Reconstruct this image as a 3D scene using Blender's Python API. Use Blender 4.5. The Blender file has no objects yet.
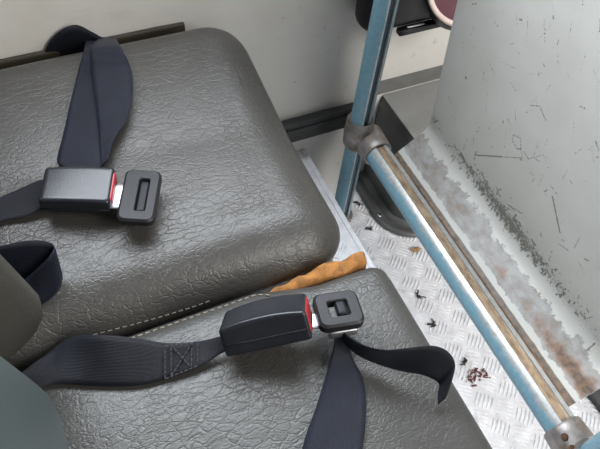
import bpy, math, random
import numpy as np
from mathutils import Vector, Matrix, noise
random.seed(7)
C = bpy.context.scene.collection
ZF = 0.42                      # the floor lies 0.42 m below the seat tops; everything is lifted by this at the end
FLOOR = -0.42
PI = math.pi

# ------------------------------------------------------------------ materials
def mat(name):
    m = bpy.data.materials.new(name); m.use_nodes = True
    nt = m.node_tree; b = nt.nodes['Principled BSDF']
    return m, nt, b
def N(nt, kind, **kw):
    n = nt.nodes.new(kind)
    for k, v in kw.items():
        if k in n.inputs.keys(): n.inputs[k].default_value = v
        else: setattr(n, k, v)
    return n
def link(nt, a, b): nt.links.new(a, b)
def coord(nt, scale=(1,1,1), which='Object', rot=(0,0,0)):
    t = N(nt, 'ShaderNodeTexCoord'); mp = N(nt, 'ShaderNodeMapping')
    mp.inputs['Scale'].default_value = scale; mp.inputs['Rotation'].default_value = rot
    link(nt, t.outputs[which], mp.inputs['Vector']); return mp.outputs['Vector']
def ramp(nt, fac, stops):
    r = N(nt, 'ShaderNodeValToRGB'); e = r.color_ramp.elements
    while len(e) < len(stops): e.new(0.5)
    for el, (p, c) in zip(e, stops):
        el.position = p; el.color = (c[0], c[1], c[2], 1) if hasattr(c, '__len__') else (c, c, c, 1)
    link(nt, fac, r.inputs['Fac']); return r.outputs['Color']
def math_(nt, op, a, b=None, clamp=False):
    n = N(nt, 'ShaderNodeMath', operation=op, use_clamp=clamp)
    for i, x in enumerate((a, b)):
        if x is None: continue
        if isinstance(x, (int, float)): n.inputs[i].default_value = x
        else: link(nt, x, n.inputs[i])
    return n.outputs[0]
def mix(nt, fac, a, b):
    n = N(nt, 'ShaderNodeMix', data_type='RGBA')
    for s, x in ((0, fac), (6, a), (7, b)):
        if isinstance(x, (int, float)): n.inputs[s].default_value = x
        elif isinstance(x, tuple): n.inputs[s].default_value = (*x, 1)
        else: link(nt, x, n.inputs[s])
    return n.outputs[2]
def noise_(nt, vec, scale, detail=4, rough=.55, dist=0):
    n = N(nt, 'ShaderNodeTexNoise', Scale=scale, Detail=detail, Roughness=rough, Distortion=dist)
    link(nt, vec, n.inputs['Vector']); return n.outputs['Fac']
def bump(nt, b, h, strength, dist, prev=None):
    n = N(nt, 'ShaderNodeBump', Strength=strength, Distance=dist)
    link(nt, h, n.inputs['Height'])
    if prev is not None: link(nt, prev, n.inputs['Normal'])
    link(nt, n.outputs['Normal'], b.inputs['Normal']); return n.outputs['Normal']
def simple(name, col, rough=.5, metal=0, var=.12, scale=60, bumpd=0, spec=.5, coat=0):
    m, nt, b = mat(name)
    v = coord(nt); f = noise_(nt, v, scale)
    lo = tuple(c*(1-var) for c in col); hi = tuple(min(1, c*(1+var)) for c in col)
    link(nt, ramp(nt, f, [(.3, lo), (.7, hi)]), b.inputs['Base Color'])
    b.inputs['Roughness'].default_value = rough; b.inputs['Metallic'].default_value = metal
    b.inputs['Specular IOR Level'].default_value = spec
    if coat: b.inputs['Coat Weight'].default_value = coat; b.inputs['Coat Roughness'].default_value = .15
    if bumpd: bump(nt, b, noise_(nt, v, scale*8, 3), .6, bumpd)
    return m

def vinyl(name, col, rough=.40, crease=1.0):
    m, nt, b = mat(name)
    v = coord(nt)
    big = noise_(nt, v, 14, 3)
    link(nt, ramp(nt, big, [(.3, tuple(c*.88 for c in col)), (.7, tuple(c*1.12 for c in col))]), b.inputs['Base Color'])
    fine = noise_(nt, v, 420, 3)
    link(nt, ramp(nt, fine, [(.3, rough-.06), (.7, rough+.08)]), b.inputs['Roughness'])
    b.inputs['Specular IOR Level'].default_value = .40
    # warped coordinates for the creases
    wn = N(nt, 'ShaderNodeTexNoise', Scale=38, Detail=3); link(nt, v, wn.inputs['Vector'])
    sub = N(nt, 'ShaderNodeVectorMath', operation='SUBTRACT'); link(nt, wn.outputs['Color'], sub.inputs[0]); sub.inputs[1].default_value = (.5, .5, .5)
    sc = N(nt, 'ShaderNodeVectorMath', operation='SCALE'); link(nt, sub.outputs[0], sc.inputs[0]); sc.inputs['Scale'].default_value = .011
    ad = N(nt, 'ShaderNodeVectorMath', operation='ADD'); link(nt, v, ad.inputs[0]); link(nt, sc.outputs[0], ad.inputs[1])
    mp = N(nt, 'ShaderNodeMapping'); mp.inputs['Rotation'].default_value = (0, 0, .9); mp.inputs['Scale'].default_value = (1.0, 1.7, 1.0); link(nt, ad.outputs[0], mp.inputs['Vector'])
    def ridge(scale, width, det):
        n_ = noise_(nt, mp.outputs[0], scale, det, .5)
        return ramp(nt, math_(nt, 'ABSOLUTE', math_(nt, 'SUBTRACT', n_, .5)), [(0, 0), (width, 1)])
    mask = ramp(nt, noise_(nt, v, 12, 2), [(.36, .15), (.60, 1)])
    def net(scale, width, rot):
        m2 = N(nt, 'ShaderNodeMapping'); m2.inputs['Rotation'].default_value = (0, 0, rot); m2.inputs['Scale'].default_value = (1.0, 1.8, 1.0); link(nt, ad.outputs[0], m2.inputs['Vector'])
        ve = N(nt, 'ShaderNodeTexVoronoi', feature='DISTANCE_TO_EDGE', Scale=scale); link(nt, m2.outputs[0], ve.inputs['Vector'])
        return ramp(nt, ve.outputs['Distance'], [(0, 0), (width, 1)])
    mask2 = ramp(nt, noise_(nt, v, 26, 2), [(.42, 0), (.60, 1)])
    h = math_(nt, 'ADD', math_(nt, 'MULTIPLY', net(74, .075, .9), mask), math_(nt, 'MULTIPLY', math_(nt, 'MULTIPLY', net(120, .11, -.5), .6), mask2))
    h = math_(nt, 'ADD', h, math_(nt, 'MULTIPLY', ridge(52, .05, 3), .45))
    h = math_(nt, 'ADD', h, math_(nt, 'MULTIPLY', noise_(nt, v, 330, 2, .5), .3))
    p = bump(nt, b, h, .30*crease, .0009)
    grain = N(nt, 'ShaderNodeTexVoronoi', Scale=620); link(nt, v, grain.inputs['Vector'])
    bump(nt, b, grain.outputs['Distance'], .16, .0005, p)
    return m

def webbing(name, col, rough=.5):
    m, nt, b = mat(name)
    u = coord(nt, which='UV')
    w = N(nt, 'ShaderNodeTexWave', wave_type='BANDS', bands_direction='X', Scale=11.0); link(nt, u, w.inputs['Vector'])
    w2 = N(nt, 'ShaderNodeTexWave', wave_type='BANDS', bands_direction='Y', Scale=120.0); link(nt, u, w2.inputs['Vector'])
    v = coord(nt)
    f = noise_(nt, v, 45, 4)
    link(nt, ramp(nt, f, [(.3, tuple(c*.8 for c in col)), (.7, tuple(c*1.25 for c in col))]), b.inputs['Base Color'])
    b.inputs['Roughness'].default_value = rough
    b.inputs['Sheen Weight'].default_value = .04; b.inputs['Specular IOR Level'].default_value = .20; b.inputs['Sheen Roughness'].default_value = .4
    b.inputs['Sheen Tint'].default_value = (.6, .7, 1, 1)
    h = math_(nt, 'ADD', w.outputs['Fac'], math_(nt, 'MULTIPLY', w2.outputs['Fac'], .35))
    bump(nt, b, h, .4, .0005)
    return m

def tube_paint(name, worn):
    """pale blue paint on steel, rubbed to bare metal beside the slot (uv: u along, v round from the slot)"""
    m, nt, b = mat(name)
    u = N(nt, 'ShaderNodeTexCoord'); sp = N(nt, 'ShaderNodeSeparateXYZ'); link(nt, u.outputs['UV'], sp.inputs[0])
    v = coord(nt); f = noise_(nt, v, 38, 5, .6)
    edge = math_(nt, 'MINIMUM', sp.outputs['Y'], math_(nt, 'SUBTRACT', 1.0, sp.outputs['Y']))
    wear = math_(nt, 'ADD', math_(nt, 'MULTIPLY', edge, worn), math_(nt, 'MULTIPLY', f, .55))
    bare = ramp(nt, wear, [(.52, 1), (.66, 0)])
    fine = noise_(nt, v, 160, 4)
    paint = ramp(nt, fine, [(.3, (.17, .34, .43)), (.7, (.23, .41, .49))])
    steel = ramp(nt, fine, [(.3, (.42, .44, .44)), (.7, (.62, .63, .62))])
    link(nt, mix(nt, bare, paint, steel), b.inputs['Base Color'])
    link(nt, math_(nt, 'MULTIPLY', bare, .45), b.inputs['Metallic'])
    b.inputs['Roughness'].default_value = .36
    return m

def treadplate(name):
    m, nt, b = mat(name)
    v = coord(nt)
    f = noise_(nt, v, 9, 6, .62)
    g = noise_(nt, v, 70, 5, .6)
    dirt = ramp(nt, noise_(nt, v, 26, 6, .65, .6), [(.56, 0), (.72, .75)])
    base = ramp(nt, g, [(.3, (.66, .66, .68)), (.7, (.84, .84, .86))])
    link(nt, mix(nt, dirt, base, (.36, .34, .32)), b.inputs['Base Color'])
    b.inputs['Metallic'].default_value = .22
    link(nt, ramp(nt, f, [(.3, .36), (.7, .52)]), b.inputs['Roughness'])
    bump(nt, b, noise_(nt, v, 300, 3), .15, .0006)
    return m

def cast(name):
    m, nt, b = mat(name)
    v = coord(nt); f = noise_(nt, v, 55, 5, .6)
    r = ramp(nt, noise_(nt, v, 30, 5, .65), [(.54, 0), (.66, .8)])
    base = ramp(nt, f, [(.3, (.20, .18, .17)), (.7, (.36, .33, .31))])
    link(nt, mix(nt, r, base, (.17, .115, .06)), b.inputs['Base Color'])
    b.inputs['Metallic'].default_value = .45; b.inputs['Roughness'].default_value = .42
    bump(nt, b, noise_(nt, v, 180, 4), .3, .001)
    return m

def rust(name, a=(.13, .055, .022), c=(.33, .20, .10), metal=0):
    m, nt, b = mat(name)
    v = coord(nt, (1, .35, 1)); f = noise_(nt, v, 120, 6, .65)
    link(nt, ramp(nt, f, [(.36, a), (.62, c)]), b.inputs['Base Color'])
    b.inputs['Roughness'].default_value = .85
    bump(nt, b, f, .6, .0015); return m

def wallpaint(name):
    m, nt, b = mat(name)
    v = coord(nt)
    stain = ramp(nt, noise_(nt, v, 7, 5, .6, .4), [(.52, 0), (.72, .55)])
    smear = ramp(nt, noise_(nt, coord(nt, (1, 1, 3.2)), 13, 6, .7), [(.60, 0), (.70, .35)])
    spots = ramp(nt, noise_(nt, v, 46, 3, .5), [(.70, 0), (.745, .6)])
    c = mix(nt, stain, (.62, .60, .56), (.53, .49, .42))
    c = mix(nt, smear, c, (.50, .47, .42)); c = mix(nt, spots, c, (.44, .41, .36))
    link(nt, c, b.inputs['Base Color'])
    b.inputs['Roughness'].default_value = .42
    bump(nt, b, noise_(nt, v, 60, 3), .12, .002)
    return m

def panelpaint(name):
    """grey-white enamel; attribute 'wear' r: dark scratches, g: peeled to primer, b: rust"""
    m, nt, b = mat(name)
    at = N(nt, 'ShaderNodeAttribute', attribute_name='wear'); sp = N(nt, 'ShaderNodeSeparateColor'); link(nt, at.outputs['Color'], sp.inputs[0])
    v = coord(nt)
    fine = noise_(nt, v, 130, 5, .62)
    base = ramp(nt, noise_(nt, v, 16, 4), [(.3, (.53, .52, .48)), (.7, (.59, .58, .54))])
    peel = ramp(nt, math_(nt, 'ADD', sp.outputs[1], math_(nt, 'MULTIPLY', math_(nt, 'SUBTRACT', noise_(nt, v, 42, 8, .74), .5), 2.4)), [(.44, 0), (.52, 1)])
    primer = ramp(nt, noise_(nt, coord(nt, (1, .6, 1)), 75, 5, .6), [(.30, (.24, .19, .15)), (.46, (.30, .28, .26)), (.70, (.42, .41, .40))])
    c = mix(nt, peel, base, primer)
    ru = ramp(nt, math_(nt, 'ADD', sp.outputs[2], math_(nt, 'MULTIPLY', math_(nt, 'SUBTRACT', noise_(nt, v, 48, 5, .6), .5), 1.1)), [(.42, 0), (.80, .88)])
    rcol = mix(nt, ramp(nt, sp.outputs[2], [(.55, 0), (.95, 1)]), ramp(nt, fine, [(.35, (.15, .065, .03)), (.65, (.32, .17, .09))]), ramp(nt, fine, [(.35, (.035, .018, .010)), (.65, (.17, .095, .05))]))
    c = mix(nt, ru, c, rcol)
    scr = ramp(nt, math_(nt, 'ADD', sp.outputs[0], math_(nt, 'MULTIPLY', math_(nt, 'SUBTRACT', noise_(nt, v, 430, 5, .75), .5), 2.1)), [(.30, 0), (.46, .85)])
    c = mix(nt, scr, c, (.12, .115, .09))
    link(nt, c, b.inputs['Base Color'])
    b.inputs['Roughness'].default_value = .38
    bump(nt, b, math_(nt, 'SUBTRACT', 1.0, peel), .35, .0007)
    return m

VINYL = vinyl('grey_vinyl', (.044, .041, .037), .38)
VINYL2 = vinyl('grey_vinyl_aisle', (.044, .0425, .039), .38)
BACKV = vinyl('backrest_vinyl', (.042, .040, .034), .5, .35)
BLUELIT = simple('blue_lit_vinyl', (.046, .057, .056), .45, 0, .05, 20)  # aisle backrest is vinyl too; the bluish light on it is put into its colour
WEB = webbing('navy_webbing', (.0065, .0080, .0145), .44)
WEBDK = webbing('black_webbing', (.008, .0085, .012), .48)
PLAST = simple('black_plastic', (.013, .014, .018), .24, 0, .15, 80, .0002, spec=.36)
PLASTM = simple('matt_black_plastic', (.014, .014, .016), .42, 0, .15, 120, .0003, spec=.22)
RED = simple('red_plastic', (.27, .014, .02), .4)
CHROME = simple('bright_steel', (.74, .75, .77), .22, 1, .06, 200)
SILVER = simple('plate_steel', (.42, .42, .43), .38, .9, .08, 150)
TUBE = tube_paint('blue_painted_tube', 3.3); TUBEP = tube_paint('blue_painted_pole', 13.0)
TREAD = treadplate('aluminium_treadplate')
CAST = cast('cast_joint')
TAN = rust('dried_sealant', (.16, .105, .065), (.36, .27, .18))
RUST = rust('rusty_edge', (.07, .035, .018), (.26, .14, .07))
WALL = wallpaint('off_white_wall')
PANEL = panelpaint('grey_white_enamel')
BLACKTRIM = simple('black_rubber_trim', (.016, .016, .016), .5, 0, .3, 40, .001)
BOXM = simple('dark_grey_box', (.075, .077, .075), .40, 0, .12, 22); TOPSHEEN = simple('pale_top_sheen', (.27, .27, .26), .45, 0, .08, 22)
WALLFL = simple('grey_wall_flange', (.15, .15, .14), .45)
GAPSHADE = simple('brown_gap_shade', (.030, .023, .014), .7, 0, .3, 20)
FOAM = simple('orange_foam', (.27, .115, .028), .95, 0, .45, 130, .003)
THREAD = simple('pale_thread', (.21, .185, .14), .9)
THREADS = simple('tan_thread', (.10, .09, .07), .9)
THREADD = simple('grey_thread', (.035, .033, .042), .9)
DARKBOX = simple('black_casing', (.006, .0055, .007), .5)
MAROON = simple('maroon_plastic', (.085, .022, .030), .45)
PINK = simple('pale_pink_rim', (.66, .52, .46), .4)
LEAF = simple('dry_leaf', (.36, .22, .10), .9, 0, .35, 200)
DIRT = simple('dark_bits', (.035, .028, .02), .9)
REDCR = simple('reddish_crumbs', (.11, .03, .022), .9, 0, .5, 300)
MATM = simple('dark_grey_rubber', (.055, .055, .055), .6)
GROUT = simple('seat_base_grey', (.05, .05, .05), .6)

S1 = dict(x0=-0.2,x1=0.233,y0=0.285,y1=0.646,zt=0,r=0.055,cr=0.012,wr=0.026)
S2 = dict(x0=-0.2,x1=0.244,y0=-0.16,y1=0.283,zt=-0.01,r=0.022,cr=0.012)
# ------------------------------------------------------------------ mesh helpers
def wloc(o):
    p = Vector((0, 0, 0))
    while o is not None: p += o.location; o = o.parent
    return p
def build(name, verts, faces, material, parent=None, smooth=True, uvs=None, origin=None, autosharp=None):
    off = wloc(parent) if parent is not None else Vector((0, 0, 0))
    if origin is not None: off = off + (Vector(origin) - off)
    me = bpy.data.meshes.new(name)
    me.from_pydata([tuple(Vector(v) - off) for v in verts], [], faces)
    me.materials.append(material)
    if smooth:
        me.polygons.foreach_set('use_smooth', [True]*len(me.polygons))
        if autosharp is not None: me.set_sharp_from_angle(angle=math.radians(autosharp))
    if uvs is not None:
        l = me.uv_layers.new(name='UVMap')
        for i, lp in enumerate(me.loops): l.data[i].uv = uvs[lp.vertex_index]
    me.validate(); me.update()
    o = bpy.data.objects.new(name, me); C.objects.link(o)
    if parent is not None:
        o.parent = parent
        if origin is not None: o.location = Vector(origin) - wloc(parent)
    elif origin is not None: o.location = origin
    return o
def thing(name, loc, label, cat, group=None):
    o = bpy.data.objects.new(name, None); C.objects.link(o); o.location = loc
    o.empty_display_size = .02
    o['label'] = label; o['category'] = cat
    if group: o['group'] = group
    return o
def tag(o, label, cat, group=None):
    o['label'] = label; o['category'] = cat
    if group: o['group'] = group
    return o
def struct(o): o['kind'] = 'structure'; return o

def rbox(h, r, n=12, fn=None, M=None, c=(0, 0, 0), bias=1.5):
    """rounded box: half sizes h, corner radius r; fn bends local points; M orients, c centres"""
    def s(i):
        t = 2*i/n - 1
        return math.copysign(1-(1-abs(t))**bias, t)
    vs, idx, fs = [], {}, []
    hx, hy, hz = h
    def vid(i, j, k):
        key = (i, j, k)
        if key not in idx:
            p = Vector((hx*s(i), hy*s(j), hz*s(k)))
            q = Vector((max(-(hx-r), min(hx-r, p.x)), max(-(hy-r), min(hy-r, p.y)), max(-(hz-r), min(hz-r, p.z))))
            d = p-q
            if d.length > 1e-9: p = q + d.normalized()*r
            if fn: p = Vector(fn(p))
            if M is not None: p = M @ p
            idx[key] = len(vs); vs.append(p + Vector(c))
        return idx[key]
    for a in range(n):
        for b_ in range(n):
            fs.append((vid(a, b_, 0), vid(a, b_+1, 0), vid(a+1, b_+1, 0), vid(a+1, b_, 0)))
            fs.append((vid(a, b_, n), vid(a+1, b_, n), vid(a+1, b_+1, n), vid(a, b_+1, n)))
            fs.append((vid(a, 0, b_), vid(a+1, 0, b_), vid(a+1, 0, b_+1), vid(a, 0, b_+1)))
            fs.append((vid(a, n, b_), vid(a, n, b_+1), vid(a+1, n, b_+1), vid(a+1, n, b_)))
            fs.append((vid(0, a, b_), vid(0, a, b_+1), vid(0, a+1, b_+1), vid(0, a+1, b_)))
            fs.append((vid(n, a, b_), vid(n, a+1, b_), vid(n, a+1, b_+1), vid(n, a, b_+1)))
    return vs, fs
def box(x0, x1, y0, y1, z0, z1):
    v = [(x, y, z) for x in (x0, x1) for y in (y0, y1) for z in (z0, z1)]
    return v, [(0, 1, 3, 2), (4, 6, 7, 5), (0, 4, 5, 1), (2, 3, 7, 6), (0, 2, 6, 4), (1, 5, 7, 3)]
def merge(*ms):
    V, F = [], []
    for v, f in ms:
        o = len(V); V += [Vector(p) for p in v]; F += [tuple(i+o for i in q) for q in f]
    return V, F
def catmull(pts, n):
    pts = [Vector(p) for p in pts]; out = []
    P = [2*pts[0]-pts[1]] + pts + [2*pts[-1]-pts[-2]]
    for i in range(1, len(P)-2):
        a, b_, c, d = P[i-1:i+3]
        for k in range(n):
            t = k/n
            out.append(.5*((2*b_)+(c-a)*t+(2*a-5*b_+4*c-d)*t*t+(3*b_-a-3*c+d)*t**3))
    out.append(pts[-1]); return out
def ribbon(name, pairs, material, parent, thick=.0015, n=8, m=8, curl=0.0, origin=None, rest=(S1, S2)):
    L = catmull([p[0] for p in pairs], n); R_ = catmull([p[1] for p in pairs], n)
    rows = len(L); G = []
    for i in range(rows):
        row = [L[i].lerp(R_[i], j/m) for j in range(m+1)]
        if rest:
            for q_ in row:
                for S in rest:
                    if S['x0'] < q_.x < S['x1'] and S['y0']-.004 < q_.y < S['y1']+.002:
                        q_.z = max(q_.z, seat_top(S, q_.x, q_.y)+.0032)
        G.append(row)
    nor = []
    for i in range(rows):
        row = []
        for j in range(m+1):
            du = G[min(i+1, rows-1)][j]-G[max(i-1, 0)][j]; dv = G[i][min(j+1, m)]-G[i][max(j-1, 0)]
            x = du.cross(dv)
            row.append(x.normalized() if x.length > 1e-12 else Vector((0, 0, 1)))
        nor.append(row)
    V, F, U = [], [], []
    ln = 0; lens = [0]
    for i in range(1, rows): ln += ((L[i]+R_[i])-(L[i-1]+R_[i-1])).length/2; lens.append(ln)
    for s_ in (.5, -.5):
        for i in range(rows):
            for j in range(m+1):
                t = j/m
                V.append(G[i][j]+nor[i][j]*(s_*thick*(.55 if j in (0, m) else 1)+curl*4*t*(1-t))); U.append((t, lens[i]*10))
    W = m+1; K = rows*W
    for i in range(rows-1):
        for j in range(m):
            a = i*W+j
            F.append((a, a+1, a+W+1, a+W)); F.append((K+a, K+a+W, K+a+W+1, K+a+1))
        a = i*W; F.append((a, a+W, K+a+W, K+a)); a = i*W+m; F.append((a, K+a, K+a+W, a+W))
    for j in range(m):
        F.append((j, K+j, K+j+1, j+1)); a = (rows-1)*W+j; F.append((a, a+1, K+a+1, K+a))
    return build(name, V, F, material, parent, uvs=U, origin=origin)
def sweep(path, prof, closed=True, up=None):
    """sweep a list of (a,b) profile points along a straight or bent path"""
    P = [Vector(p) for p in path]; V, F = [], []
    n = len(prof)
    for i, p in enumerate(P):
        t = (P[min(i+1, len(P)-1)]-P[max(i-1, 0)]).normalized()
        u = Vector(up) if up else (Vector((0, 0, 1)) if abs(t.z) < .9 else Vector((1, 0, 0)))
        e1 = (u - t*u.dot(t)).normalized(); e2 = t.cross(e1)
        V += [p+e1*a+e2*b_ for a, b_ in prof]
    for i in range(len(P)-1):
        for j in range(n if closed else n-1):
            k = (j+1) % n
            F.append((i*n+j, i*n+k, (i+1)*n+k, (i+1)*n+j))
    if closed:
        F.append(tuple(range(n))[::-1]); F.append(tuple((len(P)-1)*n+j for j in range(n)))
    return V, F
def circ(r, n=16): return [(r*math.cos(2*PI*k/n), r*math.sin(2*PI*k/n)) for k in range(n)]
def tube(path, r, n=10): return sweep(path, circ(r, n))
def cylz(c, r, h, axis=(0, 0, 1), n=20, bev=.25):
    """short capped cylinder with a softened rim"""
    a = Vector(axis).normalized(); u = a.orthogonal().normalized(); w = a.cross(u); V, F = [], []
    rings = [(0, r), (h*(1-bev), r), (h, r*(1-bev*.6))]
    for z, rr in rings:
        for k in range(n):
            V.append(Vector(c)+a*z+(u*math.cos(2*PI*k/n)+w*math.sin(2*PI*k/n))*rr)
    for i in range(2):
        for k in range(n):
            F.append((i*n+k, i*n+(k+1) % n, (i+1)*n+(k+1) % n, (i+1)*n+k))
    F.append(tuple(range(n))[::-1]); F.append(tuple(2*n+k for k in range(n)))
    return V, F

# ------------------------------------------------------------------ seat shape
def crown(S, x, y):
    cx = (S['x0']+S['x1'])/2; cy = (S['y0']+S['y1'])/2; hx = (S['x1']-S['x0'])/2; hy = (S['y1']-S['y0'])/2
    X = min(1, abs(x-cx)/hx); Y = min(1, abs(y-cy)/hy)
    return S['cr']*(1-X*X)*(1-Y*Y)
def seat_top(S, x, y):
    cx = (S['x0']+S['x1'])/2; cy = (S['y0']+S['y1'])/2; hx = (S['x1']-S['x0'])/2; hy = (S['y1']-S['y0'])/2; r = S['r']
    dx = max(abs(x-cx)-(hx-r), 0); dy = max(abs(y-cy)-(hy-r), 0); d = min(math.hypot(dx, dy), r)
    return S['zt']-r+math.sqrt(r*r-d*d)+crown(S, x, y)+S.get('wr', 0)*max(0, min(1, (y-.46)/.15))
def cushion(S, depth, extra=None, n=56):
    cx = (S['x0']+S['x1'])/2; cy = (S['y0']+S['y1'])/2; hx = (S['x1']-S['x0'])/2; hy = (S['y1']-S['y0'])/2
    zc = S['zt']-depth/2
    def fn(p):
        x, y, z = p.x+cx, p.y+cy, p.z+zc
        w = max(0, min(1, (p.z+depth/2)/depth))
        z += crown(S, x, y)*w
        z += (noise.noise(Vector((x*9, y*9, 3.1)))*.0012)*w
        if extra: x, y, z = extra(x, y, z)
        return (x, y, z)
    return rbox((hx, hy, depth/2), S['r'], n, fn, bias=1.35)

# ------------------------------------------------------------------ floor and walls
def bars(x0, x1, y0, y1, z, keep=lambda x, y: True):
    V, F = [], []; p = .0315; e1 = Vector((1, -1, 0)).normalized(); e2 = Vector((1, 1, 0)).normalized(); o = Vector((.4548, .4587, 0))
    for i in range(-40, 41):
        for j in range(-40, 41):
            c = o + e1*(i*p) + e2*(j*p)
            if not (x0 < c.x < x1 and y0 < c.y < y1 and keep(c.x, c.y)): continue
            a, b_ = (e2, e1) if (i+j) % 2 == 0 else (e1, e2)
            for k in range(5):
                q = c + b_*((k-2)*.0061); L = .0128 if k not in (0, 4) else .0112; w = .0017; h = .0019
                base = len(V)
                for t, ww, hh in ((-1, .0003, 0), (-.75, .8, .75), (0, 1, 1), (.75, .8, .75), (1, .0003, 0)):
                    ctr = q + a*(L*t) + b_*(0.0010*(1-t*t))
                    V += [Vector((*(ctr-b_*w*max(ww, .15)).xy, z)), Vector((*(ctr-b_*w*.3*ww).xy, z+h*hh)), Vector((*(ctr+b_*w*.3*ww).xy, z+h*hh)), Vector((*(ctr+b_*w*max(ww, .15)).xy, z))]
                for s_ in range(4):
                    for t in range(3):
                        A = base+s_*4+t
                        F.append((A, A+4, A+5, A+1))
    return V, F
X0, X1, Y0 = -.9, 1.3, -1.0
WY = .662
b_ = bars(.34, .80, -.02, WY-.006, FLOOR)
fl = merge(([(X0, Y0, FLOOR), (X1, Y0, FLOOR), (X1, WY, FLOOR), (X0, WY, FLOOR)], [(0, 1, 2, 3)]), b_)
struct(build('floor', *fl, TREAD, smooth=True, autosharp=60))
PZ = -.30; PX = .358
b_ = bars(.16, PX-.016, -.02, WY-.006, PZ)
pl = merge(box(X0, PX, Y0, WY-.001, FLOOR+.0005, PZ), b_)
struct(build('floor_step', *pl, TREAD, smooth=True, autosharp=40))
struct(build('trim_1', *sweep([(PX-.004, Y0, PZ+.0016), (PX-.004, WY-.002, PZ+.0016)], [(.0002, -.003), (.0006, .004), (.0001, .0050), (-.012, .0050), (-.012, .0043), (-.0012, .0042), (-.0012, -.003)], up=(0, 0, 1)), TREAD, smooth=False))
# wall by the seats with its window opening above the frame of the photograph
wx0, wx1, wz0, wz1 = -.75, 1.05, .34, .98
wl = merge(box(X0, X1, WY, WY+.04, FLOOR, wz0), box(X0, X1, WY, WY+.04, wz1, 1.25), box(X0, wx0, WY, WY+.04, wz0, wz1), box(wx1, X1, WY, WY+.04, wz0, wz1))
struct(build('wall_left', *wl, WALL, smooth=False))
wf = merge(box(wx0, wx1, WY-.008, WY+.02, wz0, wz0+.02), box(wx0, wx1, WY-.008, WY+.02, wz1-.02, wz1), box(wx0, wx0+.02, WY-.008, WY+.02, wz0+.02, wz1-.02), box(wx1-.02, wx1, WY-.008, WY+.02, wz0+.02, wz1-.02))
struct(build('window_1', *wf, BLACKTRIM, smooth=False))
# black strip along the wall
V, F = rbox((.30, .009, .0205), .004, 8, c=(.145, WY-.0092, -.2365), bias=1.2)
t = struct(build('trim_2', V, F, BLACKTRIM))
V, F = rbox((.297, .003, .0025), .002, 6, c=(.145, WY-.0195, -.228), bias=1.2)
build('strip_bead', V, F, BLACKTRIM, t)

V, F = rbox((.235, .0035, .011), .0034, 10, c=(-.065, WY-.0042, -.007), bias=1.2)
struct(build('gap_shade', V, F, GAPSHADE))  # dark strip drawn where the gap behind the cushion only holds shadow

# ------------------------------------------------------------------ seats
def stitches(path, r=.0009, dash=.0042, gap=.0022):
    P = catmull(path, 24); V, F = [], []; acc = 0; seg = [P[0]]; draw = True
    ms = []
    for a, c in zip(P, P[1:]):
        d = (c-a).length; t = 0
        while t < d-1e-9:
            lim = dash if draw else gap
            step = min(d-t, lim-acc); t += step; acc += step; q = a.lerp(c, t/d)
            if draw: seg.append(q)
            if acc >= lim-1e-9:
                if draw and len(seg) > 1 and (seg[-1]-seg[0]).length > 1e-4: ms.append(tube(seg, r, 5))
                draw = not draw; acc = 0; seg = [q]
    return merge(*ms)

seat1 = thing('passenger_seat', (.05, .465, PZ), 'worn grey vinyl passenger seat against the white wall, its cushion intact', 'seat', 'passenger seats side by side')
def e1(x, y, z):
    # the aisle side is drawn in below its rounded edge; the wall side stands a little higher
    if z > -.09: z += S1['wr']*max(0, min(1, (y-.46)/.15))*min(1, (z+.09)/.05)
    if y < S1['y0']+.06:
        k = max(0, min(1, (-z-.028)/.035)); y += .013*k*k*(3-2*k)
    return x, y, z
V, F = cushion(S1, .135, e1)
cu = build('cushion', V, F, VINYL, seat1)
seam = stitches([(-0.0520,0.2947,-0.0200), (-0.0224,0.2932,-0.0222), (0.0174,0.2914,-0.0249), (0.0546,0.2906,-0.0264), (0.0790,0.2908,-0.0260)], .0007)
build('stitching', *seam, THREADS, cu)
build('seat_base', *merge(box(-.11, .17, .32, .61, -.16, -.134), box(-.10, -.07, .34, .37, PZ+.001, -.16), box(-.10, -.07, .56, .59, PZ+.001, -.16), box(.12, .15, .34, .37, PZ+.001, -.16), box(.12, .15, .56, .59, PZ+.001, -.16)), GROUT, seat1, smooth=False)
def backrest(y0, y1, x, z0, z1, th, lean, r, material, parent, name='backrest', bol=0):
    M = Matrix.Rotation(-lean, 3, 'Y')
    hz = (z1-z0)/2
    def fn(p):
        k = 1-((p.y/((y1-y0)/2))**2)
        sw_ = math.exp(-((p.y+(y1-y0)/2-.035)/.032)**2)
        return (p.x + (.006*k+bol*sw_)*(1 if p.x > 0 else 0), p.y, p.z+hz)
    V, F = rbox((th/2, (y1-y0)/2, hz), r, 30, fn, M, c=(x-th/2, (y0+y1)/2, z0), bias=1.4)
    return build(name, V, F, material, parent)
br = backrest(.248, .640, -.090, .012, .56, .10, math.radians(9), .049, BACKV, seat1, bol=.042)

seat2 = thing('passenger_seat', (.05, .06, PZ), 'grey vinyl passenger seat on the aisle side, its cushion corner torn to orange foam', 'seat', 'passenger seats side by side')
def e2(x, y, z):
    # the cover is split along the front part of its seam: pull it back a little
    if x > .11 and y > S2['y1']-.04:
        k = min(1, (x-.11)/.06)*(1-max(0, (S2['y1']-y)/.04))
        y -= .014*k; z -= .003*k
    return x, y, z
V, F = cushion(S2, .125, e2)
cu2 = build('cushion', V, F, VINYL2, seat2)
yw = S2['y1']-.009
st = [(x, yw-.001, seat_top(S2, x, yw-.001)+.0006) for x in (-.03, .0, .03, .06, .09, .112)] + [(.125, yw-.008, seat_top(S2, .125, yw-.008)+.0004)]
build('stitching', *stitches(st, .0008, .004, .0026), THREAD, cu2)
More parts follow.
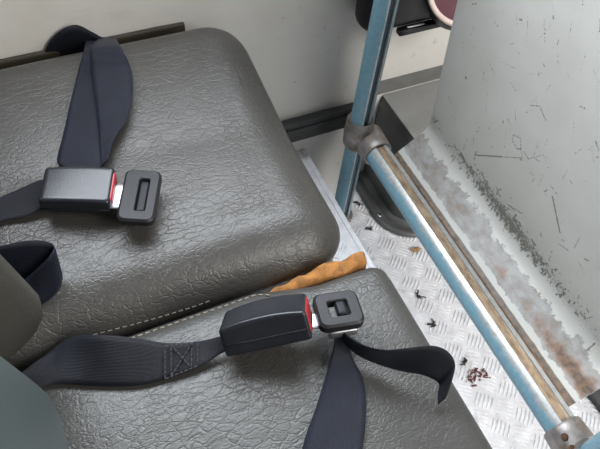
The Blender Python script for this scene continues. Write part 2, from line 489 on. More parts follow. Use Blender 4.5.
# torn foam
def ff(p):
    x, y, z = p
    f = noise.noise(Vector((x*60, y*60, z*60)))*.0035 + noise.noise(Vector((x*170, y*170, z*170)))*.0012
    k = .35+.65*min(1, max(0, (x+.065)/.05))
    return (x+f*.6, y*k+(1-k)*(-.006)+f, z*k+f-(1-k)*.004)
V, F = rbox((.062, .0080, .030), .007, 22, ff, c=(.166, .2740, -.0425), bias=1.2)
build('torn_foam', V, F, FOAM, seat2)
build('seat_base', *merge(box(-.11, .17, -.10, .22, -.165, -.136), box(-.10, -.07, -.08, -.05, PZ+.001, -.165), box(-.10, -.07, .17, .20, PZ+.001, -.165), box(.12, .15, -.08, -.05, PZ+.001, -.165), box(.12, .15, .17, .20, PZ+.001, -.165)), GROUT, seat2, smooth=False)
backrest(-.14, .2445, -.057, .012, .56, .10, math.radians(9), .049, BLUELIT, seat2)

# ------------------------------------------------------------------ belts
def frame(x, nhat):
    """columns: x long axis, y across, z up off the broad face"""
    x = Vector(x).normalized(); z = Vector(nhat); z = (z-x*z.dot(x)).normalized(); y = z.cross(x)
    return Matrix((x, y, z)).transposed()
def buckle(t, c, M, L, W, T, arch=.002, rad=.0038):
    def fn(p):
        k = 1-(p.x/(L/2))**2
        taper = 1-.05*max(0, -p.x/(L/2))
        return (p.x, p.y*taper, p.z + (arch*k if p.z > 0 else 0))
    V, F = rbox((L/2, W/2, T/2), rad, 20, fn, M, c, bias=1.9)
    body = build('housing', V, F, PLAST, t)
    # parting line round the side
    pr = [M @ Vector((sx*(L/2+.0001), sy*(W/2+.0001)*(1-.05*max(0, -sx)), -.002)) + Vector(c) for sx, sy in ((.93, -1), (.5, -1), (0, -1), (-.5, -1), (-.93, -1))]
    build('parting_seam', *tube(pr, .0005, 6), PLASTM, body)
    V, F = rbox((.0030, W/2-.0045, T/2-.0025), .0018, 8, None, M, Vector(c)+M @ Vector((L/2-.0020, 0, .0012)), bias=1.2)
    build('release_button', V, F, RED, t)['label'] = 'red push button at the end of the buckle'
    V, F = rbox((.0012, W/2-.010, .0014), .001, 4, None, M, Vector(c)+M @ Vector((L/2+.0008, 0, -.0018)))
    build('latch_slot', V, F, PLASTM, t)
    return body
def tongue_head(t, c, M, A, B, T, hole, holec):
    """rounded plate with a rectangular webbing slot; A along the tongue, B across"""
    def rr(a, b, r, cx, n=6):
        out = []
        for k, (sx, sy) in enumerate(((1, 1), (-1, 1), (-1, -1), (1, -1))):
            for i in range(n+1):
                an = PI/2*k + PI/2*i/n
                out.append((cx+sx*(a-r)+r*math.cos(an), sy*(b-r)+r*math.sin(an)))
        return out
    n = 28; V, F = [], []
    rings = [(rr(A-.0012, B-.0012, .006, 0), -T/2), (rr(A, B, .007, 0), -T/2+.0015), (rr(A, B, .007, 0), T/2-.002), (rr(A-.002, B-.002, .006, 0), T/2),
             (rr(hole[0]+.0008, hole[1]+.0008, .0022, holec), T/2), (rr(hole[0], hole[1], .002, holec), T/2-.001), (rr(hole[0], hole[1], .002, holec), -T/2)]
    for ring, z in rings: V += [M @ Vector((x, y, z)) + Vector(c) for x, y in ring]
    R_ = len(rings)
    for i in range(R_):
        for j in range(n):
            k = (j+1) % n; i2 = (i+1) % R_
            F.append((i*n+j, i*n+k, i2*n+k, i2*n+j))
    return build('tongue_head', V, F, PLASTM, t, autosharp=24)

# window seat: buckle with its short strap
c1 = Vector((-0.0070,0.4134,0.0319)); ax1 = (Vector((0.0214,0.4016,0.0315))-Vector((-0.0362,0.4248,0.0317))).normalized()
M1 = frame(ax1, (.05, -.10, 1))
t = thing('seat_belt_buckle', (c1.x, c1.y, seat_top(S1, c1.x, c1.y)), 'black buckle with a short strap lying flat on the seat by the wall', 'seat belt buckle', 'seat belt buckles')
buckle(t, c1, M1, .0635, .041, .019)
ribbon('webbing', [((-0.1050,0.4337,0.0140), (-0.1089,0.4078,0.0122)), ((-0.0765,0.4430,0.0166), (-0.0813,0.4172,0.0139)), ((-0.0555,0.4454,0.0195), (-0.0602,0.4138,0.0156)), ((-0.0399,0.4446,0.0240), (-0.0439,0.4137,0.0202)), ((-0.0326,0.4403,0.0272), (-0.0379,0.4109,0.0252))], WEBDK, t)
# its latch tongue and the long strap down from behind the cushion
t = thing('seat_belt', (0.0431,0.4025,0.0104), 'navy lap belt falling from the wall gap with its tongue latched in a buckle', 'seat belt', 'lap belts')
ct = Vector((0.0425,0.3867,0.0306)); axt = (Vector((0.0558,0.3808,0.0300))-Vector((0.0293,0.3927,0.0310))).normalized()
Mt = frame(axt, (.08, -.05, 1))
tongue_head(t, ct, Mt, .0168, .0300, .0090, (.0046, .0185), .0025)
V, F = rbox((.010, .0145, .0012), .001, 6, None, Mt, ct + Mt @ Vector((-.0235, 0, -.001)), bias=1.2)
build('tongue_plate', V, F, SILVER, t)['label'] = 'bright steel plate between tongue head and buckle'
V, F = rbox((.0042, .0180, .0035), .002, 10, None, Mt, ct + Mt @ Vector((.0025, 0, -.0015)))
build('webbing_in_slot', V, F, WEBDK, t)
web = ribbon('webbing', [((0.0538,0.6903,-0.0120), (0.0767,0.6783,-0.0120)), ((0.0412,0.6003,0.0378), (0.0611,0.5921,0.0387)), ((0.0276,0.5726,0.0333), (0.0478,0.5604,0.0319)), ((0.0118,0.5379,0.0286), (0.0416,0.5258,0.0269)), ((-0.0061,0.4970,0.0229), (0.0328,0.4820,0.0206)), ((-0.0185,0.4702,0.0184), (0.0228,0.4519,0.0169)), ((-0.0160,0.4618,0.0160), (0.0195,0.4472,0.0159))], WEB, t)
ribbon('webbing_fold', [((0.0697,0.6737,-0.0040), (0.0855,0.6642,-0.0040)), ((0.0489,0.5974,0.0419), (0.0784,0.5898,0.0413)), ((0.0422,0.5727,0.0372), (0.0808,0.5602,0.0363)), ((0.0362,0.5385,0.0316), (0.0750,0.5285,0.0336)), ((0.0301,0.4995,0.0264), (0.0597,0.4928,0.0309)), ((0.0237,0.4693,0.0206), (0.0385,0.4668,0.0291)), ((0.0186,0.4475,0.0159), (0.0269,0.4479,0.0239))], WEB, t)
ribbon('webbing_loop', [((-0.0060,0.6560,-0.0149), (-0.0148,0.6560,-0.0494)), ((0.0061,0.6560,0.0108), (-0.0056,0.6560,-0.0364)), ((0.0245,0.6550,0.0277), (0.0115,0.6550,-0.0281)), ((0.0431,0.6530,0.0327), (0.0299,0.6530,-0.0287)), ((0.0583,0.6500,0.0216), (0.0490,0.6500,-0.0256)), ((0.0717,0.6490,0.0077), (0.0691,0.6500,-0.0219))], WEBDK, t)
# loose strap end curling out between cushion and backrest
t = thing('seat_belt_strap', (-0.0579,0.3414,0.0056), 'dark belt strap looped over itself where the wall-side backrest meets the cushion', 'strap')
ribbon('webbing', [((-0.1016,0.3653,0.0508), (-0.1160,0.3559,0.0107)), ((-0.0786,0.3594,0.0523), (-0.0920,0.3522,0.0114)), ((-0.0592,0.3569,0.0527), (-0.0728,0.3435,0.0114)), ((-0.0460,0.3532,0.0507), (-0.0552,0.3387,0.0114)), ((-0.0389,0.3468,0.0484), (-0.0420,0.3408,0.0118)), ((-0.0441,0.3400,0.0457), (-0.0486,0.3298,0.0078)), ((-0.0563,0.3379,0.0373), (-0.0604,0.3246,0.0049)), ((-0.0703,0.3378,0.0270), (-0.0709,0.3230,0.0041)), ((-0.0840,0.3350,0.0203), (-0.0817,0.3200,0.0026))], WEB, t, n=10)

# aisle seat: buckle turned on its side
c2 = Vector((0.1030,0.2242,0.0238)); ax2 = (Vector((0.1339,0.2170,0.0285))-Vector((0.0732,0.2347,0.0104))).normalized()
M2 = frame(ax2, (0, .66, .75))
t = thing('seat_belt_buckle', (c2.x, c2.y, seat_top(S2, c2.x, c2.y)), 'black buckle tipped on its side beside the torn orange foam', 'seat belt buckle', 'seat belt buckles')
buckle(t, c2, M2, .072, .040, .025, .004, .0028)
sw = ribbon('webbing', [((-0.0913,0.2713,-0.0017), (-0.1038,0.2558,-0.0041)), ((-0.0690,0.2874,-0.0140), (-0.0794,0.2536,-0.0036)), ((-0.0482,0.2893,-0.0050), (-0.0657,0.2505,-0.0032)), ((-0.0250,0.2697,0.0175), (-0.0397,0.2373,-0.0019)), ((0.0010,0.2567,0.0167), (-0.0133,0.2259,-0.0007)), ((0.0238,0.2452,0.0117), (0.0086,0.2213,-0.0003)), ((0.0489,0.2382,0.0093), (0.0421,0.2196,0.0018)), ((0.0668,0.2342,0.0125), (0.0625,0.2229,0.0054)), ((0.0757,0.2293,0.0148), (0.0742,0.2210,0.0095))], WEBDK, t, rest=(S2,))
# boxed cross stitching on that strap
def sewn(pts): return tube(catmull(pts, 4), .0005, 5)
q = [(0.0207,0.2424,0.0140), (0.0466,0.2363,0.0110), (0.0399,0.2203,0.0043), (0.0127,0.2200,0.0028)]
q2 = [(0.0255,0.2416,0.0136), (0.0421,0.2384,0.0105), (0.0349,0.2204,0.0045), (0.0179,0.2204,0.0033)]
L_ = [(q[0], q[1]), (q[1], q[2]), (q[2], q[3]), (q[3], q[0]), (q2[1], q2[2]), (q2[3], q2[0]), (q2[0], q2[2]), (q2[1], q2[3])]
build('box_stitch', *merge(*[stitches([a, Vector(a).lerp(Vector(b), .5), b], .0006, .0028, .0012) for a, b in L_]), THREADD, sw)
# its tongue, standing clear of the seat on folded webbing
t = thing('seat_belt', (0.1672,0.2097,-0.0062), 'black lap belt with its loose folded end hanging over the seat front', 'seat belt', 'lap belts')
ct = Vector((0.1632,0.2135,0.0248)); axt = (Vector((0.1811,0.2129,0.0241))-Vector((0.1474,0.2197,0.0250))).normalized()
Mt = frame(axt, (-.05, .12, 1))
tongue_head(t, ct, Mt, .0195, .0175, .010, (.0085, .0078), 0)
V, F = rbox((.014, .0075, .0012), .001, 6, None, Mt, ct + Mt @ Vector((-.0275, -.004, -.003)), bias=1.2)
build('tongue_plate', V, F, SILVER, t)['label'] = 'bright steel plate between tongue head and buckle'
V, F = rbox((.0125, .0035, .0045), .002, 6, None, Mt, ct + Mt @ Vector((.001, -.0150, -.0085)), bias=1.2)
build('chafe_plate', V, F, SILVER, t)
V, F = rbox((.0045, .0072, .0045), .0025, 10, None, Mt, ct + Mt @ Vector((.0025, 0, .001)))
build('webbing_in_slot', V, F, WEBDK, t)
ribbon('webbing', [((0.1542,0.2025,0.0166), (0.1629,0.1991,0.0164)), ((0.1517,0.1935,0.0091), (0.1630,0.1921,0.0107)), ((0.1420,0.1815,0.0020), (0.1620,0.1750,0.0043)), ((0.1298,0.1670,0.0011), (0.1622,0.1585,0.0028)), ((0.1146,0.1501,0.0023), (0.1551,0.1393,0.0027)), ((0.0995,0.1344,0.0034), (0.1442,0.1201,0.0028)), ((0.0845,0.1158,0.0044), (0.1280,0.0975,0.0040)), ((0.0531,0.0729,0.0057), (0.0929,0.0525,0.0048)), ((0.0182,0.0237,0.0056), (0.0535,0.0023,0.0049))], WEB, t)
lw = ribbon('loose_end', [((0.1590,0.1995,0.0185), (0.1571,0.2004,0.0146)), ((0.1629,0.1866,0.0249), (0.1604,0.1921,0.0088)), ((0.1681,0.1735,0.0311), (0.1674,0.1784,0.0049)), ((0.1802,0.1630,0.0347), (0.1794,0.1648,0.0047)), ((0.1978,0.1562,0.0377), (0.1938,0.1506,0.0080)), ((0.2148,0.1507,0.0385), (0.2051,0.1416,0.0113)), ((0.2258,0.1436,0.0343), (0.2120,0.1352,0.0109)), ((0.2305,0.1348,0.0255), (0.2174,0.1294,0.0065)), ((0.2241,0.1253,0.0178), (0.2137,0.1232,0.0028)), ((0.2155,0.1164,0.0087), (0.2099,0.1163,0.0012))], WEBDK, t, n=10)

# ------------------------------------------------------------------ handrail
hr = thing('handrail', (.424, .589, FLOOR), 'pale blue slotted tube rail joined by cast clamps, beside the rusty panel edge', 'handrail')
def slotted(name, p0, p1, r, slot, half, ref, parent, material, n=40):
    """tube with a lengthwise slot centred at angle slot (measured from ref towards t x ref)"""
    p0, p1 = Vector(p0), Vector(p1); t = (p1-p0).normalized(); e1_ = (Vector(ref)-t*Vector(ref).dot(t)).normalized(); e2_ = t.cross(e1_)
    a0 = slot+half; a1 = slot+2*PI-half
    outer = [(r*math.cos(a0+(a1-a0)*k/n), r*math.sin(a0+(a1-a0)*k/n), k/n) for k in range(n+1)]
    ri = r-.0028
    inner = [(ri*math.cos(a1+(a0-a1)*k/n), ri*math.sin(a1+(a0-a1)*k/n), 1-k/n) for k in range(n+1)]
    prof = outer+inner; V, U, F = [], [], []; m = len(prof); seg = 12; LN = (p1-p0).length
    for i in range(seg+1):
        q = p0.lerp(p1, i/seg)
        for a, b, v in prof: V.append(q+e1_*a+e2_*b); U.append((LN*i/seg, v))
    for i in range(seg):
        for j in range(m):
            k = (j+1) % m; F.append((i*m+j, i*m+k, (i+1)*m+k, (i+1)*m+j))
    F.append(tuple(range(m))[::-1]); F.append(tuple(seg*m+j for j in range(m)))
    o = build(name, V, F, material, parent, uvs=U, autosharp=40)
    def strip(nm, rad, wid, th, material):
        d = e1_*math.cos(slot)+e2_*math.sin(slot); s_ = t.cross(d)
        V = []
        for i in range(seg+1):
            q = p0.lerp(p1, i/seg)+d*rad
            V += [q-s_*wid-d*th, q-s_*wid, q+s_*wid, q+s_*wid-d*th]
        F = []
        for i in range(seg):
            for j in range(4): F.append((i*4+j, i*4+(j+1) % 4, (i+1)*4+(j+1) % 4, (i+1)*4+j))
        F.append((3, 2, 1, 0)); F.append(tuple(seg*4+j for j in range(4)))
        return build(nm, V, F, material, o, smooth=False)
    return o, strip
RX, RZ = .424, -.22; PR = .0160
PY = .5894; P2Y = .045
PA = Vector((0.4072,0.5894,-0.3853)); PB = Vector((0.4144,0.5894,0.0255)); PD = (PB-PA).normalized()
pole_at = lambda z: PA+PD*((z-PA.z)/PD.z)
DARKSLOT = simple('painted_slot', (.06, .115, .15), .5)
po, strip = slotted('pole', pole_at(FLOOR+.004), pole_at(.75), PR, math.radians(-88), math.radians(17), (1, 0, 0), hr, TUBEP)
strip('slot_lining', PR-.0045, .0042, .004, DARKSLOT)
ra, strip = slotted('rail', (RX, PY-.016, RZ), (RX, P2Y+.012, RZ), .0195, math.radians(91), math.radians(20), (1, 0, 0), hr, TUBE)
# with the path running towards -Y the second axis points up
strip('slot_lining', .0195-.0022, .0056, .005, TAN)
V, F = cylz(tuple(pole_at(FLOOR+.0005)), .022, .005); build('floor_flange', V, F, CAST, hr)
po2, strip = slotted('pole', (RX, P2Y, FLOOR+.004), (RX, P2Y, .75), PR, math.radians(93), math.radians(17), (1, 0, 0), hr, TUBEP)
strip('slot_lining', PR-.0045, .0042, .004, DARKSLOT)
V, F = cylz((RX, P2Y, FLOOR+.0005), .030, .006); build('floor_flange', V, F, CAST, hr)
def clamp(y, sgn, parent):
    """cast tee: a sleeve round the pole with a tapering socket for the rail"""
    V, F = [], []
    def lathe(path, radii, sq=1.0, n=28):
        P = [Vector(p) for p in path]; t = (P[-1]-P[0]).normalized(); a = t.orthogonal().normalized(); b = t.cross(a); vs, fs = [], []
        for p, r in zip(P, radii):
            for k in range(n):
                an = 2*PI*k/n; vs.append(p+(a*math.cos(an)+b*math.sin(an))*r)
        for i in range(len(P)-1):
            for k in range(n): fs.append((i*n+k, i*n+(k+1) % n, (i+1)*n+(k+1) % n, (i+1)*n+k))
        return vs, fs
    z = RZ
    ax = PD if y > .3 else Vector((0, 0, 1)); ce = pole_at(z+.014) if y > .3 else Vector((RX, y, z))
    A = lathe([ce+ax*h for h in (-.026, -.027, -.023, 0, .023, .027, .026)], [.0163, .0195, .0215, .0225, .0215, .0195, .0163])
    B = lathe([(RX, y+sgn*.004, z), (RX, y+sgn*.020, z), (RX, y+sgn*.033, z), (RX, y+sgn*.042, z), (RX, y+sgn*.0445, z), (RX, y+sgn*.044, z)], [.0262, .0252, .0243, .0240, .0225, .0198])
    V, F = merge(A, B)
    o = build('clamp', V, F, CAST, parent, autosharp=60)
    return o
cl = clamp(PY, -1, hr)
cl2 = clamp(P2Y, 1, hr)
for (yy, zz) in ((P2Y+.030, .012), (P2Y+.016, -.004), (PY-.012, -.004)):
    d = Vector((-.62, 0, .78)).normalized()
    c = Vector((RX, yy, RZ))+d*.0238+Vector((0, 0, 0))
    V, F = cylz(c, .0042, .003, d, 12); build('screw', V, F, RUST, cl2 if yy < .3 else cl)

# ------------------------------------------------------------------ partition panel
def panel():
    t = thing('partition_panel', (.5, .32, RZ), 'scratched grey-white sheet metal partition with a rusty peeling toe flange', 'panel')
    ya, yb = .5370, .1045
    # section from the rail edge up the flange, round the bend and up the sheet
    sec = [(.4475, -.2215), (.4960, -.1835)]
    bend = []
    for k in range(9):
        s = k/8; a = Vector((.4895, -.1886)); b = Vector((.5003, -.1803)); c = Vector((.4990, -.165))
        bend.append(tuple(((1-s)**2*a+2*s*(1-s)*b+s*s*c)))
    top = (.4560, .36)
    NY = 520
    pts = [Vector(sec[0]).lerp(Vector(bend[0]), k/50) for k in range(50)] + [Vector(p) for p in bend] + [Vector(bend[-1]).lerp(Vector(top), k/460) for k in range(1, 461)]
    sl = [0]
    for a, b in zip(pts, pts[1:]): sl.append(sl[-1]+(b-a).length)
    n = len(pts); V = []; 
    sb = sl[54]
    Yv = np.linspace(ya, yb, NY+1)
    th = .0022
    nrm = []
    for i in range(n):
        d = pts[min(i+1, n-1)]-pts[max(i-1, 0)]; d.normalize(); nrm.append(Vector((d.y, -d.x)))   # away from the viewer
    for i in range(n):
        for y in Yv: V.append((pts[i].x, y, pts[i].y))
    W = NY+1; K = n*W; F = []
    for i in range(n-1):
        for j in range(NY):
            a = i*W+j; F.append((a, a+1, a+W+1, a+W))
    # the back face needs only the corners of the section
    bi = [0] + list(range(49, 60)) + [n-1]
    for i in bi:
        p = pts[i]+nrm[i]*th; V += [(p.x, ya, p.y), (p.x, yb, p.y)]
    for k in range(len(bi)-1):
        a = K+2*k; F.append((a, a+2, a+3, a+1))
        F.append((bi[k]*W, bi[k+1]*W, a+2, a)); F.append((bi[k]*W+NY, a+1, a+3, bi[k+1]*W+NY))
    F.append((0, K, K+1, NY)); a = K+2*len(bi)-2; F.append(((n-1)*W, (n-1)*W+NY, a+1, a))
    o = build('sheet', V, F, PANEL, t, autosharp=60)
    # wear map: r scratches, g peeled paint, b rust
    S, Y = np.meshgrid(np.array(sl)-sb, Yv, indexing='ij')      # S: <0 on the flange, >0 on the sheet
    r = np.zeros_like(S); g = np.zeros_like(S); bl = np.zeros_like(S)
    D = -S; FW = sb                                            # distance below the bend
    u = np.clip(D/FW, 0, 1)                                    # 0 bend .. 1 rail edge
    fl = S < 0
    g[fl] = np.interp(u[fl], [0, .10, .22, .40, .68, .80, .90, 1], [.0, .12, .45, .95, .75, .12, .08, .55])
    g[fl] += np.interp(Y[fl], [.1, .18, .3, .42, .5, .54], [.12, .06, 0, .02, .05, .1])
    bl[fl] = np.interp(u[fl], [0, .4, .6, .74, .84, .89, 1], [0, .12, .34, .06, .10, 1.25, 1.7]) + np.interp(Y[fl], [.1, .17, .25, .4, .54], [.75, .48, .28, .08, -.2])*np.interp(u[fl], [0, .25, .5, .7, .8, .86, 1], [0, .2, 1, .7, .35, .6, 1])
    rng = np.random.RandomState(5)
    def stroke(y0, s0, y1, s1, w, a):
        dy, ds = y1-y0, s1-s0; L2 = dy*dy+ds*ds+1e-12
        tt = np.clip(((Y-y0)*dy+(S-s0)*ds)/L2, 0, 1)
        d = np.hypot(Y-y0-tt*dy, S-s0-tt*ds)
        np.maximum(r, a*np.clip(1.6-d/w, 0, 1), out=r)
    for a in [(0.4299, 0.0481, 0.3839, 0.0934, 0.00088, 0.75), (0.3839, 0.0934, 0.3541, 0.123, 0.00055, 0.62), (0.4299, 0.0481, 0.4285, 0.0573, 0.00077, 0.6), (0.3541, 0.123, 0.3611, 0.133, 0.00055, 0.55), (0.3787, 0.1307, 0.3794, 0.1388, 0.00055, 0.6), (0.3794, 0.1388, 0.3673, 0.1448, 0.00055, 0.6), (0.3673, 0.1448, 0.3614, 0.1311, 0.00055, 0.6), (0.3614, 0.1311, 0.3676, 0.1263, 0.00066, 0.65), (0.3676, 0.1263, 0.3781, 0.1307, 0.00066, 0.7), (0.3559, 0.1332, 0.3448, 0.1308, 0.00077, 0.65), (0.344, 0.1327, 0.3311, 0.1526, 0.00055, 0.5), (0.2925, 0.1199, 0.2618, 0.0875, 0.00099, 0.85), (0.4069, 0.0856, 0.4057, 0.0924, 0.00055, 0.5), (0.3276, 0.1047, 0.3254, 0.1183, 0.00055, 0.45), (0.3059, 0.1133, 0.3032, 0.1192, 0.00088, 0.5), (0.2558, 0.0708, 0.2404, 0.0782, 0.00066, 0.6), (0.236, 0.0897, 0.2376, 0.1117, 0.00055, 0.5), (0.3933, 0.1494, 0.3873, 0.1402, 0.00055, 0.4), (0.4556, 0.024, 0.447, 0.0213, 0.00176, 0.8), (0.3461, 0.0375, 0.3201, 0.051, 0.00066, 0.6), (0.3284, 0.0275, 0.3146, 0.0257, 0.00088, 0.6), (0.2931, 0.1943, 0.2879, 0.2111, 0.00055, 0.4), (0.2775, 0.2174, 0.2666, 0.2064, 0.00055, 0.35), (0.373, 0.1941, 0.3596, 0.2051, 0.00066, 0.55), (0.3596, 0.2051, 0.3444, 0.1968, 0.00077, 0.6), (0.3825, 0.1558, 0.3912, 0.1711, 0.00055, 0.45), (0.4105, 0.1955, 0.4001, 0.1939, 0.00055, 0.5), (0.3921, 0.2259, 0.3754, 0.2368, 0.00055, 0.38), (0.4381, 0.2064, 0.411, 0.2174, 0.00055, 0.36), (0.4187, 0.2815, 0.4087, 0.2575, 0.00055, 0.36), (0.3944, 0.2887, 0.3811, 0.2678, 0.00055, 0.36), (0.3642, 0.2756, 0.3555, 0.2604, 0.00055, 0.4), (0.437, 0.2739, 0.4245, 0.2565, 0.00055, 0.36), (0.3954, 0.3168, 0.3871, 0.3083, 0.00055, 0.4), (0.3574, 0.2959, 0.3631, 0.3157, 0.00055, 0.33), (0.3491, 0.2719, 0.34, 0.2635, 0.00055, 0.36), (0.321, 0.2945, 0.3067, 0.2861, 0.00055, 0.36), (0.4872, 0.1414, 0.4864, 0.1394, 0.00143, 0.9), (0.3855, 0.2427, 0.3744, 0.2348, 0.00055, 0.36), (0.3116, 0.2268, 0.3055, 0.2145, 0.00055, 0.36), (0.3962, 0.153, 0.3873, 0.1408, 0.00055, 0.36), (0.4661, 0.243, 0.4577, 0.2423, 0.00099, 0.4)]: stroke(*a)
    # a scuffed band just above the bend, thickest in its middle, and scattered nicks
    for k in range(330):
        y = rng.normal(.33, .085) if k < 230 else rng.uniform(.12, .53)
        s = abs(rng.normal(.012, .012)) + .004 if k < 230 else rng.uniform(.0, .35)**1.0
        L = rng.exponential(.004)+.001; an = rng.uniform(0, 2*PI)
        stroke(y, s, y+L*math.cos(an), s+L*math.sin(an), rng.uniform(.0005, .0011), rng.uniform(.35, .75) if k < 230 else rng.uniform(.3, .55))
    for k in range(46):
        y = rng.uniform(.2, .53); s = rng.uniform(.03, .34); L = rng.uniform(.008, .03); an = rng.normal(1.5, .35)
        stroke(y, s, y+L*math.cos(an), s+L*math.sin(an), .0006, rng.uniform(.22, .38))
    r = r + .36*np.exp(-((S-.018)/.013)**2)*np.exp(-((Y-.33)/.085)**2) + .16*np.exp(-(S/.05)**2)*(S > 0)
    col = np.zeros((len(o.data.vertices), 4), np.float32); col[:, 3] = 1
    for k, q_ in enumerate((r, g, bl)): col[:K, k] = np.clip(q_, 0, 1).ravel()
    at = o.data.attributes.new('wear', 'FLOAT_COLOR', 'POINT'); at.data.foreach_set('color', col.ravel())
    # rust-eaten lip along the rail
    V, F = sweep([(.4462, ya-.004-(ya-yb-.01)*k/60, -.2225+.0008*noise.noise(Vector((k*.6, 0, 0)))) for k in range(61)], [(.0034*math.cos(a), .0050*math.sin(a)) for a in [2*PI*k/10 for k in range(10)]])
    build('rusty_lip', V, F, RUST, t)
    return t
panel()

# ------------------------------------------------------------------ grey box in the corner
def corner_box():
    t = thing('corner_box', (.56, .59, FLOOR), 'dark grey moulded box with a screwed flange on the floor behind the blue rail', 'box')
    x0, x1, y0, zt = .490, .80, .522, -.2200
    y1 = WY-.0015
    # profile of plan outline swept from the floor up with softened edges
    def outline(off, n=10):
        r = max(.004, .038+off)
        pts = [(x0-off, y1)]
        cx, cy = x0-off+r, y0-off+r
        for k in range(n+1):
            a = PI+PI/2*k/n; pts.append((cx+r*math.cos(a), cy+r*math.sin(a)))
        pts += [(x1, y0-off), (x1, y1)]
        return pts
    lv = [(.004, FLOOR+.009), (.0015, FLOOR+.016), (.001, -.30), (0, zt-.022), (-.0015, zt-.010), (-.006, zt-.0035), (-.013, zt), (-.03, zt)]
    V, F = [], []; n = len(outline(0))
    for off, z in lv: V += [Vector((x, y, z)) for x, y in outline(off)]
    for i in range(len(lv)-1):
        for j in range(n): F.append((i*n+j, i*n+(j+1) % n, (i+1)*n+(j+1) % n, (i+1)*n+j))
    build('body', V, F, BOXM, t, autosharp=50)
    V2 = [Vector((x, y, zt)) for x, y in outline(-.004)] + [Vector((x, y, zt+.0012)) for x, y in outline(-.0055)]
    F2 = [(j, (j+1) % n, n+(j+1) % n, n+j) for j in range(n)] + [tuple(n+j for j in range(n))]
    build('top_sheen', V2, F2, TOPSHEEN, t, autosharp=50)['label'] = 'top of the box, its window sheen painted in as paler grey'  # reflected window brightness is put into the paler colour of this top
    lv = [(.030, FLOOR+.001), (.031, FLOOR+.005), (.028, FLOOR+.009), (.020, FLOOR+.0095), (.017, FLOOR+.007), (.012, FLOOR+.007), (.009, FLOOR+.011), (.0025, FLOOR+.014)]
    V, F = [], []
    for off, z in lv: V += [Vector((x, y, z)) for x, y in outline(off)]
    for i in range(len(lv)-1):
        for j in range(n-1): F.append((i*n+j, i*n+(j+1), (i+1)*n+(j+1), (i+1)*n+j))
    fl_ = build('floor_flange', V, F, BOXM, t, autosharp=50)
    V, F = cylz((.4680, .557, FLOOR+.0092), .0042, .0025, n=14); build('screw', V, F, CHROME, fl_)
    # ridged flange on the wall
    prof = [(0, 0), (.0, .011), (.004, .012), (.010, .012), (.0125, .003), (.0155, .003), (.018, .012), (.023, .012), (.027, .006), (.030, 0)]
    V, F = sweep([(x0-.012, WY-.0006, -.2170), (x1, WY-.0006, -.2170)], [(a, -b) for a, b in prof][::-1], up=(0, 0, 1))
    build('wall_flange', V, F, WALLFL, t, autosharp=50)
    return t
corner_box()

# ------------------------------------------------------------------ devices on the wall
t = thing('wall_box', (.475, WY, -.06), 'black box with rounded corners fixed to the wall behind the upright blue pole', 'box')
V, F = rbox((.073, .026, .085), .024, 18, None, None, (.478, WY-.0268, .033), bias=1.4); build('casing', V, F, DARKBOX, t)
V, F = rbox((.040, .006, .0045), .0015, 6, None, None, (.500, WY-.050, -.0505), bias=1.2); build('bracket', V, F, DARKBOX, t)
V, F = rbox((.014, .0015, .0012), .001, 6, None, None, (.484, WY-.0545, -.042), bias=1.2); build('pale_line', V, F, SILVER, t)
V, F = rbox((.009, .010, .014), .004, 8, None, None, (.550, WY-.040, -.045)); build('hinge', V, F, DARKBOX, t)
t = thing('wall_mounted_canister', (.60, WY-.05, -.02), 'maroon round container with a pale pink rim, next to the black box on the wall', 'container')
def lathe_y(c, axis, rz, n=36):
    a = Vector(axis).normalized(); u = a.orthogonal().normalized(); w = a.cross(u); V, F = [], []
    for z, r in rz:
        for k in range(n): V.append(Vector(c)+a*z+(u*math.cos(2*PI*k/n)+w*math.sin(2*PI*k/n))*r)
    for i in range(len(rz)-1):
        for k in range(n): F.append((i*n+k, i*n+(k+1) % n, (i+1)*n+(k+1) % n, (i+1)*n+k))
    return V, F
ca = (-.30, -.55, .78); cc = Vector((0.5375,0.5960,0.0035))
V, F = lathe_y(cc, ca, [(-.034, .0), (-.034, .036), (-.028, .042), (0, .046), (.006, .0465)]); build('body', V, F, DARKBOX, t)
V, F = lathe_y(cc, ca, [(.006, .0395), (.006, .0465), (.0085, .048), (.011, .046), (.011, .0420), (.008, .0395)]); build('rim', V, F, PINK, t)
V, F = lathe_y(cc, ca, [(.008, .0398), (.006, .033), (.0045, .015), (.004, 0)]); build('lid', V, F, MAROON, t)

# ------------------------------------------------------------------ things on the floor
V, F = rbox((.045, .035, .006), .002, 6, None, Matrix.Rotation(.1, 3, 'Z'), (.655, .112, FLOOR+.0075))
tag(build('rubber_block', V, F, MATM, origin=(.655, .112, FLOOR)), 'dark grey slab on the floor beyond the panel corner', 'block')
def leaf(c, s, label, material, seed, group=None, name='dry_leaf'):
    rr = random.Random(seed); V, F = [], []; n = 14
    for k in range(n):
        a = 2*PI*k/n; r = s*(.45+.55*rr.random()); V.append(Vector(c)+Vector((r*math.cos(a), r*.7*math.sin(a), .0024+.002*rr.random())))
    V.append(Vector(c)+Vector((0, 0, .0052))); V2 = [v-Vector((0, 0, .0008)) for v in V]
    for k in range(n): F.append((k, (k+1) % n, n)); F.append((n+1+(k+1) % n, n+1+k, 2*n+1)); F.append((k, n+1+k, n+1+(k+1) % n, (k+1) % n))
    return tag(build(name, V, F, material, smooth=False, origin=(c[0], c[1], FLOOR)), label, 'leaf' if name == 'dry_leaf' else 'scrap', group)
leaf((0.4965,0.4700,-0.4180), .011, 'tan scrap of dry leaf on the tread plate near the corner of the grey box', LEAF, 3)
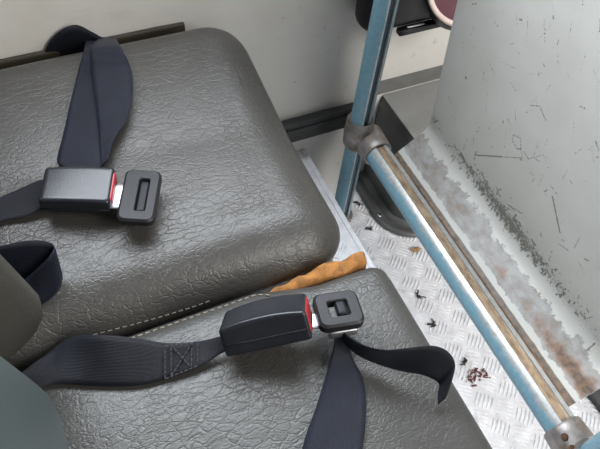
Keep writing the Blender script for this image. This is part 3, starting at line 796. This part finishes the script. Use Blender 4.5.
def crumb_cluster(c, n, spread, size, material, seed):
    rr = random.Random(seed); ms = []
    for k in range(n):
        p = Vector(c)+Vector((rr.gauss(0, spread), rr.gauss(0, spread*.55), .0018)); s = size*rr.uniform(.5, 1.2)
        M = Matrix.Rotation(rr.uniform(0, 3), 3, 'Z')
        ms.append(rbox((s*rr.uniform(.6, 1.9), s*.6, s*.5), s*.3, 2, None, M, p))
    return merge(*ms)
def twig(c, seed, label, s=.012):
    rr = random.Random(seed); ms = []
    for k in range(6):
        a = rr.uniform(0, 2*PI); L = s*rr.uniform(.5, 1.1); p = Vector(c)+Vector((rr.gauss(0, .002), rr.gauss(0, .002), .002))
        q_ = p+Vector((L*math.cos(a), L*math.sin(a), .003*rr.random()))
        ms.append(tube([p, p.lerp(q_, .5)+Vector((.001, 0, .0012)), q_], rr.uniform(.0007, .0016), 6))
    tag(build('dirt_scrap', *merge(*ms), DIRT, origin=(c[0], c[1], FLOOR)), label, 'scrap', 'dark scraps on the floor')
twig((0.4526,0.3868,-0.4200), 4, 'dark branching scrap on the floor, the one nearest the leaf scrap')
twig((0.4481,0.3305,-0.4200), 8, 'dark scrap on the floor halfway between the leaf scrap and the red crumbs', .009)
twig((0.4594,0.2544,-0.4200), 12, 'small dark scrap on the floor just above the reddish crumbs', .007)
twig((0.4457,0.6038,-0.4200), 15, 'dark reddish scrap on the floor right beside the foot of the blue pole', .007)
twig((0.4407,0.5421,-0.4200), 17, 'tiny dark scrap on the floor by the flange screw of the grey box', .005)
V, F = crumb_cluster((0.4622,0.2300,-0.4200), 60, .0105, .0017, REDCR, 3)
o = tag(build('crumbs', V, F, REDCR, smooth=False, origin=(0.4622,0.2300,-0.4200)), 'cluster of reddish brown crumbs on the bright tread plate', 'crumbs'); o['kind'] = 'stuff'

# ------------------------------------------------------------------ light
w = bpy.data.worlds.new('world'); bpy.context.scene.world = w; w.use_nodes = True
bg = w.node_tree.nodes['Background']; bg.inputs[0].default_value = (.95, .97, 1, 1); bg.inputs[1].default_value = .15
def area(name, loc, target, sx, sy, power, col):
    l = bpy.data.lights.new(name, 'AREA'); l.shape = 'RECTANGLE'; l.size = sx; l.size_y = sy; l.energy = power; l.color = col
    o = bpy.data.objects.new(name, l); C.objects.link(o); o.location = loc
    o.rotation_euler = (Vector(target)-Vector(loc)).to_track_quat('-Z', 'Y').to_euler(); return o
area('window_daylight', (.10, WY+.05, .67), (.10, -.4, .0), 1.1, .58, 34, (.87, .93, 1))
area('door_daylight', (1.1, -1.1, 1.2), (.4, .3, -.3), .9, 1.1, 50, (1, .975, .94))

# ------------------------------------------------------------------ camera
Rm = [[0.912225, -0.404665, 0.063965], [-0.291926, -0.751582, -0.591526], [0.287445, 0.520932, -0.803744]]
cam = bpy.data.cameras.new('camera'); co = bpy.data.objects.new('camera', cam); C.objects.link(co)
cam.sensor_width = 36; cam.lens = 640.0/600*36; cam.clip_start = .01
r0, r1, r2 = [Vector(r) for r in Rm]
co.matrix_world = Matrix.Translation((0, 0, .5)) @ Matrix((r0, -r1, -r2)).transposed().to_4x4()
bpy.context.scene.camera = co
for o in list(bpy.context.scene.objects):
    if o.parent is None: o.location.z += ZF
sc = bpy.context.scene
sc.view_settings.view_transform = 'Standard'; sc.view_settings.look = 'None'; sc.view_settings.gamma = 1; sc.view_settings.use_curve_mapping = False
sc.view_settings.exposure = -0.06
sc.cycles.use_denoising = True
